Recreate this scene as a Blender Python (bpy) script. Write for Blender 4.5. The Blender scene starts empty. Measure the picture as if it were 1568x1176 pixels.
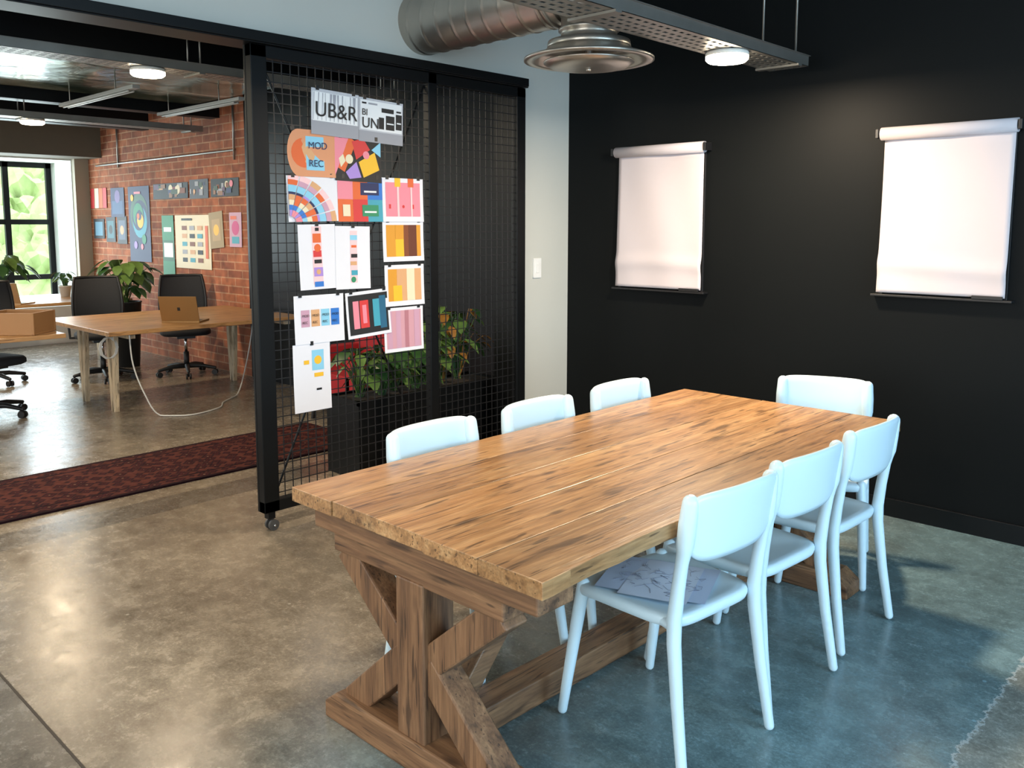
import bpy, bmesh, math, random
from mathutils import Vector, Matrix, noise
random.seed(7)
scene = bpy.context.scene
COL = bpy.context.collection

# ------------------------------------------------------------------ materials
def nt(name):
    m = bpy.data.materials.new(name); m.use_nodes = True
    n = m.node_tree.nodes; l = m.node_tree.links
    return m, n, l, n["Principled BSDF"]

def srgb(r, g, b):
    f = lambda x: (x/255/12.92) if x/255 <= 0.04045 else ((x/255+0.055)/1.055)**2.4
    return (f(r), f(g), f(b), 1)

_cache = {}
def M(name, col, rough=0.5, metal=0.0, var=0.06, scale=12, bump=0.0, emit=None, es=0, coat=0, spec=None, trans=0):
    if name in _cache: return _cache[name]
    m, n, l, b = nt(name)
    tc = n.new("ShaderNodeTexCoord"); nz = n.new("ShaderNodeTexNoise")
    nz.inputs["Scale"].default_value = scale; nz.inputs["Detail"].default_value = 5
    l.new(tc.outputs["Object"], nz.inputs["Vector"])
    r = n.new("ShaderNodeMapRange"); r.inputs[3].default_value = 1-var; r.inputs[4].default_value = 1+var
    l.new(nz.outputs["Fac"], r.inputs[0])
    mx = n.new("ShaderNodeVectorMath"); mx.operation = 'SCALE'
    mx.inputs[0].default_value = col[:3]; l.new(r.outputs[0], mx.inputs["Scale"])
    l.new(mx.outputs[0], b.inputs["Base Color"])
    b.inputs["Roughness"].default_value = rough; b.inputs["Metallic"].default_value = metal
    if coat: b.inputs["Coat Weight"].default_value = coat; b.inputs["Coat Roughness"].default_value = 0.12
    if spec is not None: b.inputs["Specular IOR Level"].default_value = spec
    if trans: b.inputs["Transmission Weight"].default_value = trans
    if emit: b.inputs["Emission Color"].default_value = emit; b.inputs["Emission Strength"].default_value = es
    if bump:
        bp = n.new("ShaderNodeBump"); bp.inputs["Strength"].default_value = bump; bp.inputs["Distance"].default_value = 0.01
        l.new(nz.outputs["Fac"], bp.inputs["Height"]); l.new(bp.outputs[0], b.inputs["Normal"])
    _cache[name] = m
    return m

def ramp(n, stops):
    r = n.new("ShaderNodeValToRGB"); e = r.color_ramp.elements
    while len(e) < len(stops): e.new(0.5)
    for i, (p, c) in enumerate(stops):
        e[i].position = p; e[i].color = c
    return r

def wood(name, axis, c_dark, c_mid, c_light, plank=None, px0=0, rough=0.4, coat=0.0, worn=.5):
    m, n, l, b = nt(name)
    tc = n.new("ShaderNodeTexCoord"); sep = n.new("ShaderNodeSeparateXYZ")
    l.new(tc.outputs["Object"], sep.inputs[0])
    st = [14.0, 14.0, 14.0]; st[axis] = 0.9
    mp = n.new("ShaderNodeMapping"); mp.inputs["Scale"].default_value = st
    l.new(tc.outputs["Object"], mp.inputs[0])
    vec = mp.outputs[0]; wn = None
    if plank:
        a = n.new("ShaderNodeMath"); a.operation = 'SUBTRACT'; a.inputs[1].default_value = px0
        l.new(sep.outputs[0], a.inputs[0])
        d = n.new("ShaderNodeMath"); d.operation = 'DIVIDE'; d.inputs[1].default_value = plank; l.new(a.outputs[0], d.inputs[0])
        fl = n.new("ShaderNodeMath"); fl.operation = 'FLOOR'; l.new(d.outputs[0], fl.inputs[0])
        wn = n.new("ShaderNodeTexWhiteNoise"); wn.noise_dimensions = '1D'; l.new(fl.outputs[0], wn.inputs["W"])
        sc = n.new("ShaderNodeVectorMath"); sc.operation = 'SCALE'; sc.inputs["Scale"].default_value = 37
        l.new(wn.outputs["Color"], sc.inputs[0])
        ad = n.new("ShaderNodeVectorMath"); ad.operation = 'ADD'; l.new(vec, ad.inputs[0]); l.new(sc.outputs[0], ad.inputs[1]); vec = ad.outputs[0]
    n1 = n.new("ShaderNodeTexNoise"); n1.inputs["Scale"].default_value = 1.3; n1.inputs["Detail"].default_value = 9; n1.inputs["Roughness"].default_value = 0.7
    n1.inputs["Distortion"].default_value = 0.5
    l.new(vec, n1.inputs["Vector"])
    r1 = ramp(n, [(0.28, c_dark), (0.48, c_mid), (0.7, c_light)])
    l.new(n1.outputs["Fac"], r1.inputs[0])
    n2 = n.new("ShaderNodeTexNoise"); n2.inputs["Scale"].default_value = 9; n2.inputs["Detail"].default_value = 4
    l.new(vec, n2.inputs["Vector"])
    rr = n.new("ShaderNodeMapRange"); rr.inputs[1].default_value = .3; rr.inputs[2].default_value = .7; rr.inputs[3].default_value = .72; rr.inputs[4].default_value = 1.15
    l.new(n2.outputs["Fac"], rr.inputs[0])
    s2 = n.new("ShaderNodeVectorMath"); s2.operation = 'SCALE'; l.new(r1.outputs[0], s2.inputs[0]); l.new(rr.outputs[0], s2.inputs["Scale"])
    cur = s2.outputs[0]
    if wn:
        pr = n.new("ShaderNodeMapRange"); pr.inputs[3].default_value = .82; pr.inputs[4].default_value = 1.1
        l.new(wn.outputs["Value"], pr.inputs[0])
        s3 = n.new("ShaderNodeVectorMath"); s3.operation = 'SCALE'; l.new(cur, s3.inputs[0]); l.new(pr.outputs[0], s3.inputs["Scale"]); cur = s3.outputs[0]
    # knots
    mk = n.new("ShaderNodeMapping"); ks = [9.0, 9.0, 9.0]; ks[axis] = 3.2; mk.inputs["Scale"].default_value = ks
    l.new(tc.outputs["Object"], mk.inputs[0])
    vo = n.new("ShaderNodeTexVoronoi"); vo.inputs["Scale"].default_value = 1.0; vo.inputs["Randomness"].default_value = 1
    l.new(mk.outputs[0], vo.inputs["Vector"])
    kr = ramp(n, [(0.06, (1, 1, 1, 1)), (0.16, (0, 0, 0, 1))]); l.new(vo.outputs["Distance"], kr.inputs[0])
    vs = n.new("ShaderNodeSeparateColor"); l.new(vo.outputs["Color"], vs.inputs[0])
    gt = n.new("ShaderNodeMath"); gt.operation = 'GREATER_THAN'; gt.inputs[1].default_value = 1-worn; l.new(vs.outputs[0], gt.inputs[0])
    km = n.new("ShaderNodeMath"); km.operation = 'MULTIPLY'; l.new(kr.outputs[0], km.inputs[0]); l.new(gt.outputs[0], km.inputs[1])
    # stains + fine checks following the grain
    def streak(across, along, lo, hi, det):
        mc = n.new("ShaderNodeMapping"); cs = [across]*3; cs[axis] = along; mc.inputs["Scale"].default_value = cs; l.new(tc.outputs["Object"], mc.inputs[0])
        nc = n.new("ShaderNodeTexNoise"); nc.inputs["Scale"].default_value = 1; nc.inputs["Detail"].default_value = det; l.new(mc.outputs[0], nc.inputs["Vector"])
        cr = ramp(n, [(lo, (0, 0, 0, 1)), (hi, (1, 1, 1, 1))]); l.new(nc.outputs["Fac"], cr.inputs[0]); return cr.outputs[0]
    cur_m = km.outputs[0]
    for ar in ((24.0, 4.0, .60, .71, 3), (75.0, 7.0, .655, .70, 1), (110.0, 2.2, .69, .72, 1)):
        mxm = n.new("ShaderNodeMath"); mxm.operation = 'MAXIMUM'; l.new(cur_m, mxm.inputs[0]); l.new(streak(*ar), mxm.inputs[1]); cur_m = mxm.outputs[0]
    ml = n.new("ShaderNodeMath"); ml.operation = 'MULTIPLY'; ml.inputs[1].default_value = .70; l.new(cur_m, ml.inputs[0])
    mix = n.new("ShaderNodeMixRGB"); mix.inputs[2].default_value = (c_dark[0]*.3, c_dark[1]*.27, c_dark[2]*.25, 1)
    l.new(cur, mix.inputs[1]); l.new(ml.outputs[0], mix.inputs[0])
    l.new(mix.outputs[0], b.inputs["Base Color"])
    b.inputs["Roughness"].default_value = rough
    b.inputs["Coat Weight"].default_value = coat; b.inputs["Coat Roughness"].default_value = .25
    bp = n.new("ShaderNodeBump"); bp.inputs["Strength"].default_value = .25; bp.inputs["Distance"].default_value = .004
    l.new(n2.outputs["Fac"], bp.inputs["Height"]); l.new(bp.outputs[0], b.inputs["Normal"])
    return m

def floor_mat():
    m, n, l, b = nt("polished_concrete")
    tc = n.new("ShaderNodeTexCoord")
    def nz(sc, det=6, ro=.6, dist=0):
        x = n.new("ShaderNodeTexNoise"); x.inputs["Scale"].default_value = sc; x.inputs["Detail"].default_value = det
        x.inputs["Roughness"].default_value = ro; x.inputs["Distortion"].default_value = dist
        l.new(tc.outputs["Object"], x.inputs["Vector"]); return x
    a = nz(1.1, 9, .7, .3); c = nz(8.5, 9, .78, .2); d = nz(85, 4, .75)
    r1 = ramp(n, [(.30, srgb(104, 95, 84)), (.5, srgb(124, 115, 102)), (.70, srgb(148, 139, 125))]); l.new(a.outputs["Fac"], r1.inputs[0])
    r2 = ramp(n, [(.34, (.64, .63, .62, 1)), (.5, (1, 1, 1, 1)), (.66, (1.36, 1.36, 1.36, 1))]); l.new(c.outputs["Fac"], r2.inputs[0])
    m1 = n.new("ShaderNodeMixRGB"); m1.blend_type = 'MULTIPLY'; m1.inputs[0].default_value = .85
    l.new(r1.outputs[0], m1.inputs[1]); l.new(r2.outputs[0], m1.inputs[2])
    r3 = ramp(n, [(.36, (.7, .7, .7, 1)), (.55, (1, 1, 1, 1)), (.70, (1.6, 1.6, 1.6, 1))]); l.new(d.outputs["Fac"], r3.inputs[0])
    m2 = n.new("ShaderNodeMixRGB"); m2.blend_type = 'MULTIPLY'; m2.inputs[0].default_value = .8
    l.new(m1.outputs[0], m2.inputs[1]); l.new(r3.outputs[0], m2.inputs[2])
    vo = n.new("ShaderNodeTexVoronoi"); vo.inputs["Scale"].default_value = 7; l.new(tc.outputs["Object"], vo.inputs["Vector"])
    vr = ramp(n, [(.035, (1, 1, 1, 1)), (.06, (0, 0, 0, 1))]); l.new(vo.outputs["Distance"], vr.inputs[0])
    sc = n.new("ShaderNodeMapping"); sc.inputs["Scale"].default_value = (4, 13, 1); sc.inputs["Rotation"].default_value = (0, 0, .5); l.new(tc.outputs["Object"], sc.inputs[0])
    sn_ = n.new("ShaderNodeTexNoise"); sn_.inputs["Scale"].default_value = 2.2; sn_.inputs["Detail"].default_value = 9; sn_.inputs["Roughness"].default_value = .85; l.new(sc.outputs[0], sn_.inputs["Vector"])
    sr = ramp(n, [(.54, (0, 0, 0, 1)), (.72, (.8, .8, .8, 1))]); l.new(sn_.outputs["Fac"], sr.inputs[0])
    mxs = n.new("ShaderNodeMath"); mxs.operation = 'MAXIMUM'; l.new(vr.outputs[0], mxs.inputs[0]); l.new(sr.outputs[0], mxs.inputs[1])
    mq = n.new("ShaderNodeMath"); mq.operation = 'MULTIPLY'; mq.inputs[1].default_value = .6; l.new(mxs.outputs[0], mq.inputs[0])
    m3 = n.new("ShaderNodeMixRGB"); m3.inputs[2].default_value = srgb(176, 171, 160); l.new(mq.outputs[0], m3.inputs[0]); l.new(m2.outputs[0], m3.inputs[1])
    # cool window daylight painted into the concrete colour, bluer towards the right
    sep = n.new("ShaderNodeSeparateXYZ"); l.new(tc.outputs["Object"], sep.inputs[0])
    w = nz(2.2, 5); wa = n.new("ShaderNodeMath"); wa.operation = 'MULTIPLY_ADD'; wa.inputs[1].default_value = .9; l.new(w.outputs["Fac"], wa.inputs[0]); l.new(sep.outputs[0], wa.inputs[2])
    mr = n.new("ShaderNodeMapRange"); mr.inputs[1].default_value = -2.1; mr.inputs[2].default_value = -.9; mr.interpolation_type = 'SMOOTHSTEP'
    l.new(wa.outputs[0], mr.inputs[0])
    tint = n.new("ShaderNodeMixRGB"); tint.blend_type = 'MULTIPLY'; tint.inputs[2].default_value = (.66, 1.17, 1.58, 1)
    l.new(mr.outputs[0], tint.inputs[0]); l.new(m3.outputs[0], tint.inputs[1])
    # right slab
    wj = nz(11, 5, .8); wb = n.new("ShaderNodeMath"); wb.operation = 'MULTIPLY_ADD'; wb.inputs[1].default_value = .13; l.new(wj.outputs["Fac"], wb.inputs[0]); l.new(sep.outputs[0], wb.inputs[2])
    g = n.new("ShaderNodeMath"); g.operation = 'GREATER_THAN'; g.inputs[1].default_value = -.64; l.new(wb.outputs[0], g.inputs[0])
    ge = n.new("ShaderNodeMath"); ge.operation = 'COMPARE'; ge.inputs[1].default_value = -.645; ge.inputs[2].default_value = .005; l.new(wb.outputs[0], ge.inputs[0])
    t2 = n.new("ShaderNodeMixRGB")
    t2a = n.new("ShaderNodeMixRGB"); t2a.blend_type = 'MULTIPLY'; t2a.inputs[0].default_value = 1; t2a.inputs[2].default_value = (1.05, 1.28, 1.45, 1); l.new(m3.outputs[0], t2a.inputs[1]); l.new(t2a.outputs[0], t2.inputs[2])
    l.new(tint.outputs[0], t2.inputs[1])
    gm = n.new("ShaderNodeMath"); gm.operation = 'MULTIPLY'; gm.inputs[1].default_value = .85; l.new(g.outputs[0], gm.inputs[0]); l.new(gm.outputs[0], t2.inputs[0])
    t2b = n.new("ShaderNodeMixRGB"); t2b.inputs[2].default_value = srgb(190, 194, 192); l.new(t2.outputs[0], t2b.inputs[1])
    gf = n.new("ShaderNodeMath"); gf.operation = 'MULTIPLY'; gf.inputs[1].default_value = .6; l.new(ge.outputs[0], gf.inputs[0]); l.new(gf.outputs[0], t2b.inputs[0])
    # front slab
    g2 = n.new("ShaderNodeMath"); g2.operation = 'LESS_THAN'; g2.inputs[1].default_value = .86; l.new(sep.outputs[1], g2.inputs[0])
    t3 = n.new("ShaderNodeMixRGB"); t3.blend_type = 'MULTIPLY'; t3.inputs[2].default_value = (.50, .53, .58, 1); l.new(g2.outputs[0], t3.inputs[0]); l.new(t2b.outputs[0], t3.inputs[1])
    # darker doorway strip
    g3 = n.new("ShaderNodeMath"); g3.operation = 'COMPARE'; g3.inputs[1].default_value = -4.72; g3.inputs[2].default_value = .13; l.new(sep.outputs[0], g3.inputs[0])
    g3m = n.new("ShaderNodeMath"); g3m.operation = 'MULTIPLY'; g3m.inputs[1].default_value = .7; l.new(g3.outputs[0], g3m.inputs[0])
    t4 = n.new("ShaderNodeMixRGB"); t4.blend_type = 'MULTIPLY'; t4.inputs[2].default_value = (.40, .43, .48, 1); l.new(g3m.outputs[0], t4.inputs[0]); l.new(t3.outputs[0], t4.inputs[1])
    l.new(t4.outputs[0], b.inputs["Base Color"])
    rr = n.new("ShaderNodeMapRange"); rr.inputs[1].default_value = .3; rr.inputs[2].default_value = .7; rr.inputs[3].default_value = .13; rr.inputs[4].default_value = .36
    l.new(c.outputs["Fac"], rr.inputs[0]); l.new(rr.outputs[0], b.inputs["Roughness"])
    bp = n.new("ShaderNodeBump"); bp.inputs["Strength"].default_value = .08; bp.inputs["Distance"].default_value = .01
    l.new(c.outputs["Fac"], bp.inputs["Height"]); l.new(bp.outputs[0], b.inputs["Normal"])
    return m

def brick_mat():
    m, n, l, b = nt("red_brick")
    tc = n.new("ShaderNodeTexCoord"); sep = n.new("ShaderNodeSeparateXYZ"); l.new(tc.outputs["Object"], sep.inputs[0])
    cb = n.new("ShaderNodeCombineXYZ"); l.new(sep.outputs[0], cb.inputs[0]); l.new(sep.outputs[2], cb.inputs[1])
    br = n.new("ShaderNodeTexBrick"); br.inputs["Scale"].default_value = 1
    br.inputs["Brick Width"].default_value = .30; br.inputs["Row Height"].default_value = .085; br.inputs["Mortar Size"].default_value = .007
    br.inputs["Color1"].default_value = srgb(168, 100, 66); br.inputs["Color2"].default_value = srgb(128, 72, 50); br.inputs["Mortar"].default_value = srgb(176, 132, 102)
    br.inputs["Bias"].default_value = -.1
    l.new(cb.outputs[0], br.inputs["Vector"])
    nz = n.new("ShaderNodeTexNoise"); nz.inputs["Scale"].default_value = 9; nz.inputs["Detail"].default_value = 6; l.new(tc.outputs["Object"], nz.inputs["Vector"])
    r = ramp(n, [(.3, (.65, .65, .65, 1)), (.7, (1.25, 1.2, 1.15, 1))]); l.new(nz.outputs["Fac"], r.inputs[0])
    mx = n.new("ShaderNodeMixRGB"); mx.blend_type = 'MULTIPLY'; mx.inputs[0].default_value = 1; l.new(br.outputs["Color"], mx.inputs[1]); l.new(r.outputs[0], mx.inputs[2])
    l.new(mx.outputs[0], b.inputs["Base Color"]); b.inputs["Roughness"].default_value = .85
    bp = n.new("ShaderNodeBump"); bp.invert = True; bp.inputs["Strength"].default_value = .6; bp.inputs["Distance"].default_value = .008
    l.new(br.outputs["Fac"], bp.inputs["Height"]); l.new(bp.outputs[0], b.inputs["Normal"])
    return m

def rug_mat():
    m, n, l, b = nt("persian_rug")
    tc = n.new("ShaderNodeTexCoord")
    mp = n.new("ShaderNodeMapping"); mp.inputs["Scale"].default_value = (9, 9, 9); mp.inputs["Location"].default_value = (.37, .2, 0); l.new(tc.outputs["Object"], mp.inputs[0])
    vo = n.new("ShaderNodeTexVoronoi"); vo.distance = 'MANHATTAN'; vo.inputs["Randomness"].default_value = .6; l.new(mp.outputs[0], vo.inputs["Vector"])
    vo.inputs["Scale"].default_value = 1.5
    r = ramp(n, [(.08, srgb(140, 108, 92)), (.18, srgb(50, 24, 28)), (.40, srgb(80, 36, 38)), (.6, srgb(34, 24, 32)), (.75, srgb(98, 54, 48))]); l.new(vo.outputs["Distance"], r.inputs[0])
    sep = n.new("ShaderNodeSeparateXYZ"); l.new(tc.outputs["Object"], sep.inputs[0])
    ab = n.new("ShaderNodeMath"); ab.operation = 'ABSOLUTE'; l.new(sep.outputs[0], ab.inputs[0])
    rb = ramp(n, [(.0, (0, 0, 0, 1)), (.29, (0, 0, 0, 1)), (.292, (1, 1, 1, 1)), (.31, (1, 1, 1, 1)), (.312, (0, 0, 0, 1)), (.385, (0, 0, 0, 1)), (.39, (1, 1, 1, 1))]); rb.color_ramp.interpolation = 'CONSTANT'
    l.new(ab.outputs[0], rb.inputs[0])
    mx = n.new("ShaderNodeMixRGB"); mx.inputs[2].default_value = srgb(42, 22, 28); l.new(rb.outputs[0], mx.inputs[0]); l.new(r.outputs[0], mx.inputs[1])
    nz = n.new("ShaderNodeTexNoise"); nz.inputs["Scale"].default_value = 25; nz.inputs["Detail"].default_value = 6; l.new(tc.outputs["Object"], nz.inputs["Vector"])
    m2 = n.new("ShaderNodeMixRGB"); m2.blend_type = 'MULTIPLY'; m2.inputs[0].default_value = .8; l.new(mx.outputs[0], m2.inputs[1]); l.new(nz.outputs["Fac"], m2.inputs[2])
    l.new(m2.outputs[0], b.inputs["Base Color"]); b.inputs["Roughness"].default_value = .95; b.inputs["Specular IOR Level"].default_value = .1
    return m

def foil_mat():
    m, n, l, b = nt("foil_ceiling")
    tc = n.new("ShaderNodeTexCoord"); nz = n.new("ShaderNodeTexNoise"); nz.inputs["Scale"].default_value = 1.6; nz.inputs["Detail"].default_value = 4; nz.inputs["Distortion"].default_value = 1
    l.new(tc.outputs["Object"], nz.inputs["Vector"])
    r = ramp(n, [(.35, srgb(60, 84, 70)), (.5, srgb(120, 140, 126)), (.65, srgb(205, 212, 200))]); l.new(nz.outputs["Fac"], r.inputs[0])
    l.new(r.outputs[0], b.inputs["Base Color"]); b.inputs["Metallic"].default_value = .55; b.inputs["Roughness"].default_value = .16
    bp = n.new("ShaderNodeBump"); bp.inputs["Strength"].default_value = .5; bp.inputs["Distance"].default_value = .05; l.new(nz.outputs["Fac"], bp.inputs["Height"]); l.new(bp.outputs[0], b.inputs["Normal"])
    return m

black_metal = M("black_powder_coat", (.005, .0055, .006), .42, .2, spec=.25)
galv = M("galvanised_steel", (.28, .265, .24), .42, .8, .25, 6)
galv2 = M("spiral_duct_steel", (.44, .40, .35), .34, .88, .22, 4)
chair_white = M("white_polypropylene", (.62, .78, .86), .33, 0, .02, 3)
paper = M("flipchart_paper", (.54, .49, .51), .8, 0, .02, 4, spec=.2)
print_white = M("print_paper", (.70, .69, .73), .6, 0, .02, 8)
white_paint = M("white_wall_paint", (.50, .505, .465), .75, 0, .04, 2.5, .03, spec=.3)
black_paint = M("black_wall_paint", (.0046, .0056, .0060), .5, 0, .12, 1.3, .02, spec=.10)
beige = M("beige_paint", srgb(150, 140, 122), .7, 0, .05, 3)
plastic_black = M("black_plastic", (.008, .008, .009), .45, 0, .1)
mesh_black = M("black_mesh_fabric", (.010, .011, .014), .8, 0, .2, 80)
chrome = M("chrome", (.6, .6, .6), .15, 1)
w_top = wood("table_top_wood", 1, srgb(108, 76, 47), srgb(166, 122, 78), srgb(198, 158, 111), .212, -2.338, .38, .16, .72)
wd = (srgb(76, 53, 38), srgb(120, 86, 59), srgb(154, 116, 83))
w_x = wood("trestle_wood_x", 0, *wd, None, 0, .55, .05)
w_y = wood("trestle_wood_y", 1, *wd, None, 0, .55, .05)
w_z = wood("trestle_wood_z", 2, *wd, None, 0, .55, .05)
w_desk = wood("desk_wood", 1, srgb(140, 98, 58), srgb(180, 136, 88), srgb(198, 155, 106), .3, 0, .35, .2, .1)
w_pale = wood("pale_leg_wood", 2, srgb(150, 130, 105), srgb(196, 176, 146), srgb(214, 200, 172), None, 0, .5, 0, .1)
leaf = M("leaf_green", (.025, .075, .018), .45, 0, .5, 14)
leaf2 = M("leaf_light_green", (.10, .18, .04), .45, 0, .5, 14)
soil = M("soil", (.03, .02, .012), .95, 0, .4, 40, .5)
pot_dark = M("dark_pot", (.02, .02, .02), .5)
terr = M("terracotta", srgb(150, 84, 54), .8)

def C(name, r, g, b_, rough=.6):
    return M(name, srgb(r, g, b_), rough, 0, .03, 10)

# ------------------------------------------------------------------ mesh builder
class MB:
    def __init__(s): s.bm = bmesh.new(); s.mats = []
    def mi(s, m):
        if m not in s.mats: s.mats.append(m)
        return s.mats.index(m)
    def face(s, vs, m, smooth=False):
        try: f = s.bm.faces.new(vs)
        except ValueError: return
        f.material_index = s.mi(m); f.smooth = smooth
    def hexa(s, p, m):
        v = [s.bm.verts.new(q) for q in p]
        for a in ((0,3,2,1),(4,5,6,7),(0,1,5,4),(1,2,6,5),(2,3,7,6),(3,0,4,7)): s.face([v[i] for i in a], m)
    def box(s, lo, hi, m):
        x0,y0,z0 = lo; x1,y1,z1 = hi
        s.hexa([(x0,y0,z0),(x1,y0,z0),(x1,y1,z0),(x0,y1,z0),(x0,y0,z1),(x1,y0,z1),(x1,y1,z1),(x0,y1,z1)], m)
    def obox(s, mat, size, m):
        hx,hy,hz = [a/2 for a in size]
        s.hexa([mat @ Vector(q) for q in ((-hx,-hy,-hz),(hx,-hy,-hz),(hx,hy,-hz),(-hx,hy,-hz),(-hx,-hy,hz),(hx,-hy,hz),(hx,hy,hz),(-hx,hy,hz))], m)
    def beam(s, p0, p1, w, d, m, side=(0,1,0)):
        p0, p1 = Vector(p0), Vector(p1); z = (p1-p0); L = z.length; z.normalize()
        y = Vector(side); y = (y - z*y.dot(z)).normalized(); x = y.cross(z)
        mt = Matrix((x, y, z)).transposed().to_4x4(); mt.translation = (p0+p1)/2
        s.obox(mt, (w, d, L), m)
    def tube(s, path, radii, m, seg=14, cap=True, rnd=True):
        path = [Vector(p) for p in path]
        if not isinstance(radii, (list, tuple)): radii = [radii]*len(path)
        radii = list(radii)
        if cap and rnd:
            a = (path[0]-path[1]).normalized(); b = (path[-1]-path[-2]).normalized(); r0, r1 = radii[0], radii[-1]
            pre = [(path[0]+a*r0*math.sin(t), r0*math.cos(t)) for t in (1.25, .8, .4)]
            post = [(path[-1]+b*r1*math.sin(t), r1*math.cos(t)) for t in (.4, .8, 1.25)]
            path = [p for p, _ in pre]+path+[p for p, _ in post]; radii = [r for _, r in pre]+radii+[r for _, r in post]
        up = None; rings = []
        for i, p in enumerate(path):
            t = (path[min(i+1, len(path)-1)]-path[max(i-1, 0)]).normalized()
            if up is None:
                up = Vector((0,0,1)) if abs(t.z) < .9 else Vector((1,0,0))
            up = (up - t*up.dot(t)).normalized(); sd = t.cross(up)
            rings.append([s.bm.verts.new(p + (up*math.cos(2*math.pi*k/seg)+sd*math.sin(2*math.pi*k/seg))*radii[i]) for k in range(seg)])
        for i in range(len(rings)-1):
            for k in range(seg):
                s.face([rings[i][k], rings[i][(k+1)%seg], rings[i+1][(k+1)%seg], rings[i+1][k]], m, True)
        if cap:
            s.face(rings[0][::-1], m); s.face(rings[-1], m)
    def lathe(s, c, prof, m, seg=32, axis='Z'):
        rings = []
        for r, z in prof:
            ring = []
            for k in range(seg):
                a = 2*math.pi*k/seg
                ring.append(s.bm.verts.new((c[0]+r*math.cos(a), c[1]+r*math.sin(a), c[2]+z)))
            rings.append(ring)
        for i in range(len(rings)-1):
            for k in range(seg): s.face([rings[i][k], rings[i][(k+1)%seg], rings[i+1][(k+1)%seg], rings[i+1][k]], m, True)
        if prof[0][0] > 1e-5: s.face(rings[0][::-1], m)
        if prof[-1][0] > 1e-5: s.face(rings[-1], m)
    def grid(s, fn, nu, nv, m, smooth=True, thick=None):
        vs = [[s.bm.verts.new(fn(i/nu, j/nv)) for j in range(nv+1)] for i in range(nu+1)]
        for i in range(nu):
            for j in range(nv): s.face([vs[i][j], vs[i+1][j], vs[i+1][j+1], vs[i][j+1]], m, smooth)
        return vs
    def done(s, name, parent=None, bevel=0, bseg=2, solid=0, origin=None, link=True, fixn=True):
        if fixn: bmesh.ops.recalc_face_normals(s.bm, faces=s.bm.faces)
        me = bpy.data.meshes.new(name); s.bm.to_mesh(me); s.bm.free()
        for m in s.mats: me.materials.append(m)
        o = bpy.data.objects.new(name, me); COL.objects.link(o)
        if parent: o.parent = parent
        if solid:
            md = o.modifiers.new("solid", 'SOLIDIFY'); md.thickness = solid; md.offset = 0
        if bevel:
            md = o.modifiers.new("bevel", 'BEVEL'); md.width = bevel; md.segments = bseg; md.limit_method = 'ANGLE'; md.angle_limit = math.radians(45)
        return o

def empty(name, loc=(0,0,0), rz=0):
    e = bpy.data.objects.new(name, None); COL.objects.link(e); e.location = loc; e.rotation_euler = (0,0,rz); e.empty_display_size = .1
    return e
def simplebox(name, lo, hi, m, bevel=0):
    b = MB(); b.box(lo, hi, m); return b.done(name, bevel=bevel)

# ------------------------------------------------------------------ room shell
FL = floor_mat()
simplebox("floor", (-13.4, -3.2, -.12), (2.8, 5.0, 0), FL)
simplebox("wall_black", (-3.97, 4.77, 0), (2.8, 5.0, 3.5), black_paint)
simplebox("baseboard_black", (-3.95, 4.752, 0), (2.6, 4.77, .1), M("black_skirting", (.003, .004, .005), .35, spec=.3), .003)
b = MB(); b.box((-4.13, 4.215, 0), (-3.965, 4.77, 3.5), white_paint); b.box((-4.13, -3.0, 2.50), (-3.965, 4.215, 3.5), white_paint)
b.box((-4.13, -3.0, 0), (-3.965, -1.6, 2.50), white_paint); b.done("wall_white")
b = MB(); b.box((-4.135, 4.195, 0), (-3.968, 4.215, 2.50), black_metal); b.box((-4.135, -1.6, 2.48), (-3.968, 4.2, 2.50), black_metal); b.done("trim_jamb")
def wall_with_hole(name, axis, c0, c1, a0, a1, z1, holes, m):
    b = MB(); cur = a0
    def bx(p, q, zl, zh):
        if q-p < 1e-3 or zh-zl < 1e-3: return
        if axis == 'x': b.box((c0, p, zl), (c1, q, zh), m)
        else: b.box((p, c0, zl), (q, c1, zh), m)
    for h0, h1, zl, zh in holes:
        bx(cur, h0, 0, z1); bx(h0, h1, 0, zl); bx(h0, h1, zh, z1); cur = h1
    bx(cur, a1, 0, z1); return b.done(name)
wall_with_hole("wall_right", 'x', 2.6, 2.8, -3.0, 4.77, 3.5, [(-2.2, .4, .7, 2.9), (1.0, 3.8, .7, 2.9)], white_paint)
wall_with_hole("wall_back", 'y', -3.2, -3.0, -13.3, 2.8, 3.5, [(-9.5, -6.5, .7, 2.6), (-2.8, 1.4, .6, 2.9)], white_paint)
simplebox("ceiling", (-4.0, -3.2, 3.5), (2.8, 5.0, 3.6), M("grey_ceiling", (.12, .12, .115), .8))
CE = M("dark_ceiling", (.03, .029, .027), .8)
simplebox("ceiling_office", (-13.3, -3.2, 2.95), (-4.13, 4.9, 3.05), CE)
simplebox("wall_brick", (-13.3, 4.62, 0), (-8.12, 4.85, 2.95), brick_mat())
simplebox("wall_office_black", (-8.12, 4.62, 0), (-4.13, 4.85, 2.95), M("office_black_paint", (.003, .003, .004), .4, spec=.25))
wall_with_hole("wall_window", 'x', -13.3, -12.3, -3.0, 4.62, 2.95, [(-1.8, .6, .5, 2.43), (1.3, 4.43, .5, 2.43)], M("window_wall_paint", srgb(205, 208, 202), .7))
def window(name, x, y0, y1, z0, z1, ys, zs):
    b = MB(); t = .035
    b.box((x, y0, z0), (x+.06, y0+.07, z1), black_metal); b.box((x, y1-.07, z0), (x+.06, y1, z1), black_metal)
    b.box((x, y0, z0), (x+.06, y1, z0+.07), black_metal); b.box((x, y0, z1-.07), (x+.06, y1, z1), black_metal)
    for y in ys: b.box((x, y-t, z0), (x+.06, y+t, z1), black_metal)
    for z in zs: b.box((x+.002, y0, z-t), (x+.055, y1, z+t), black_metal)
    b.done(name)
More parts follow.
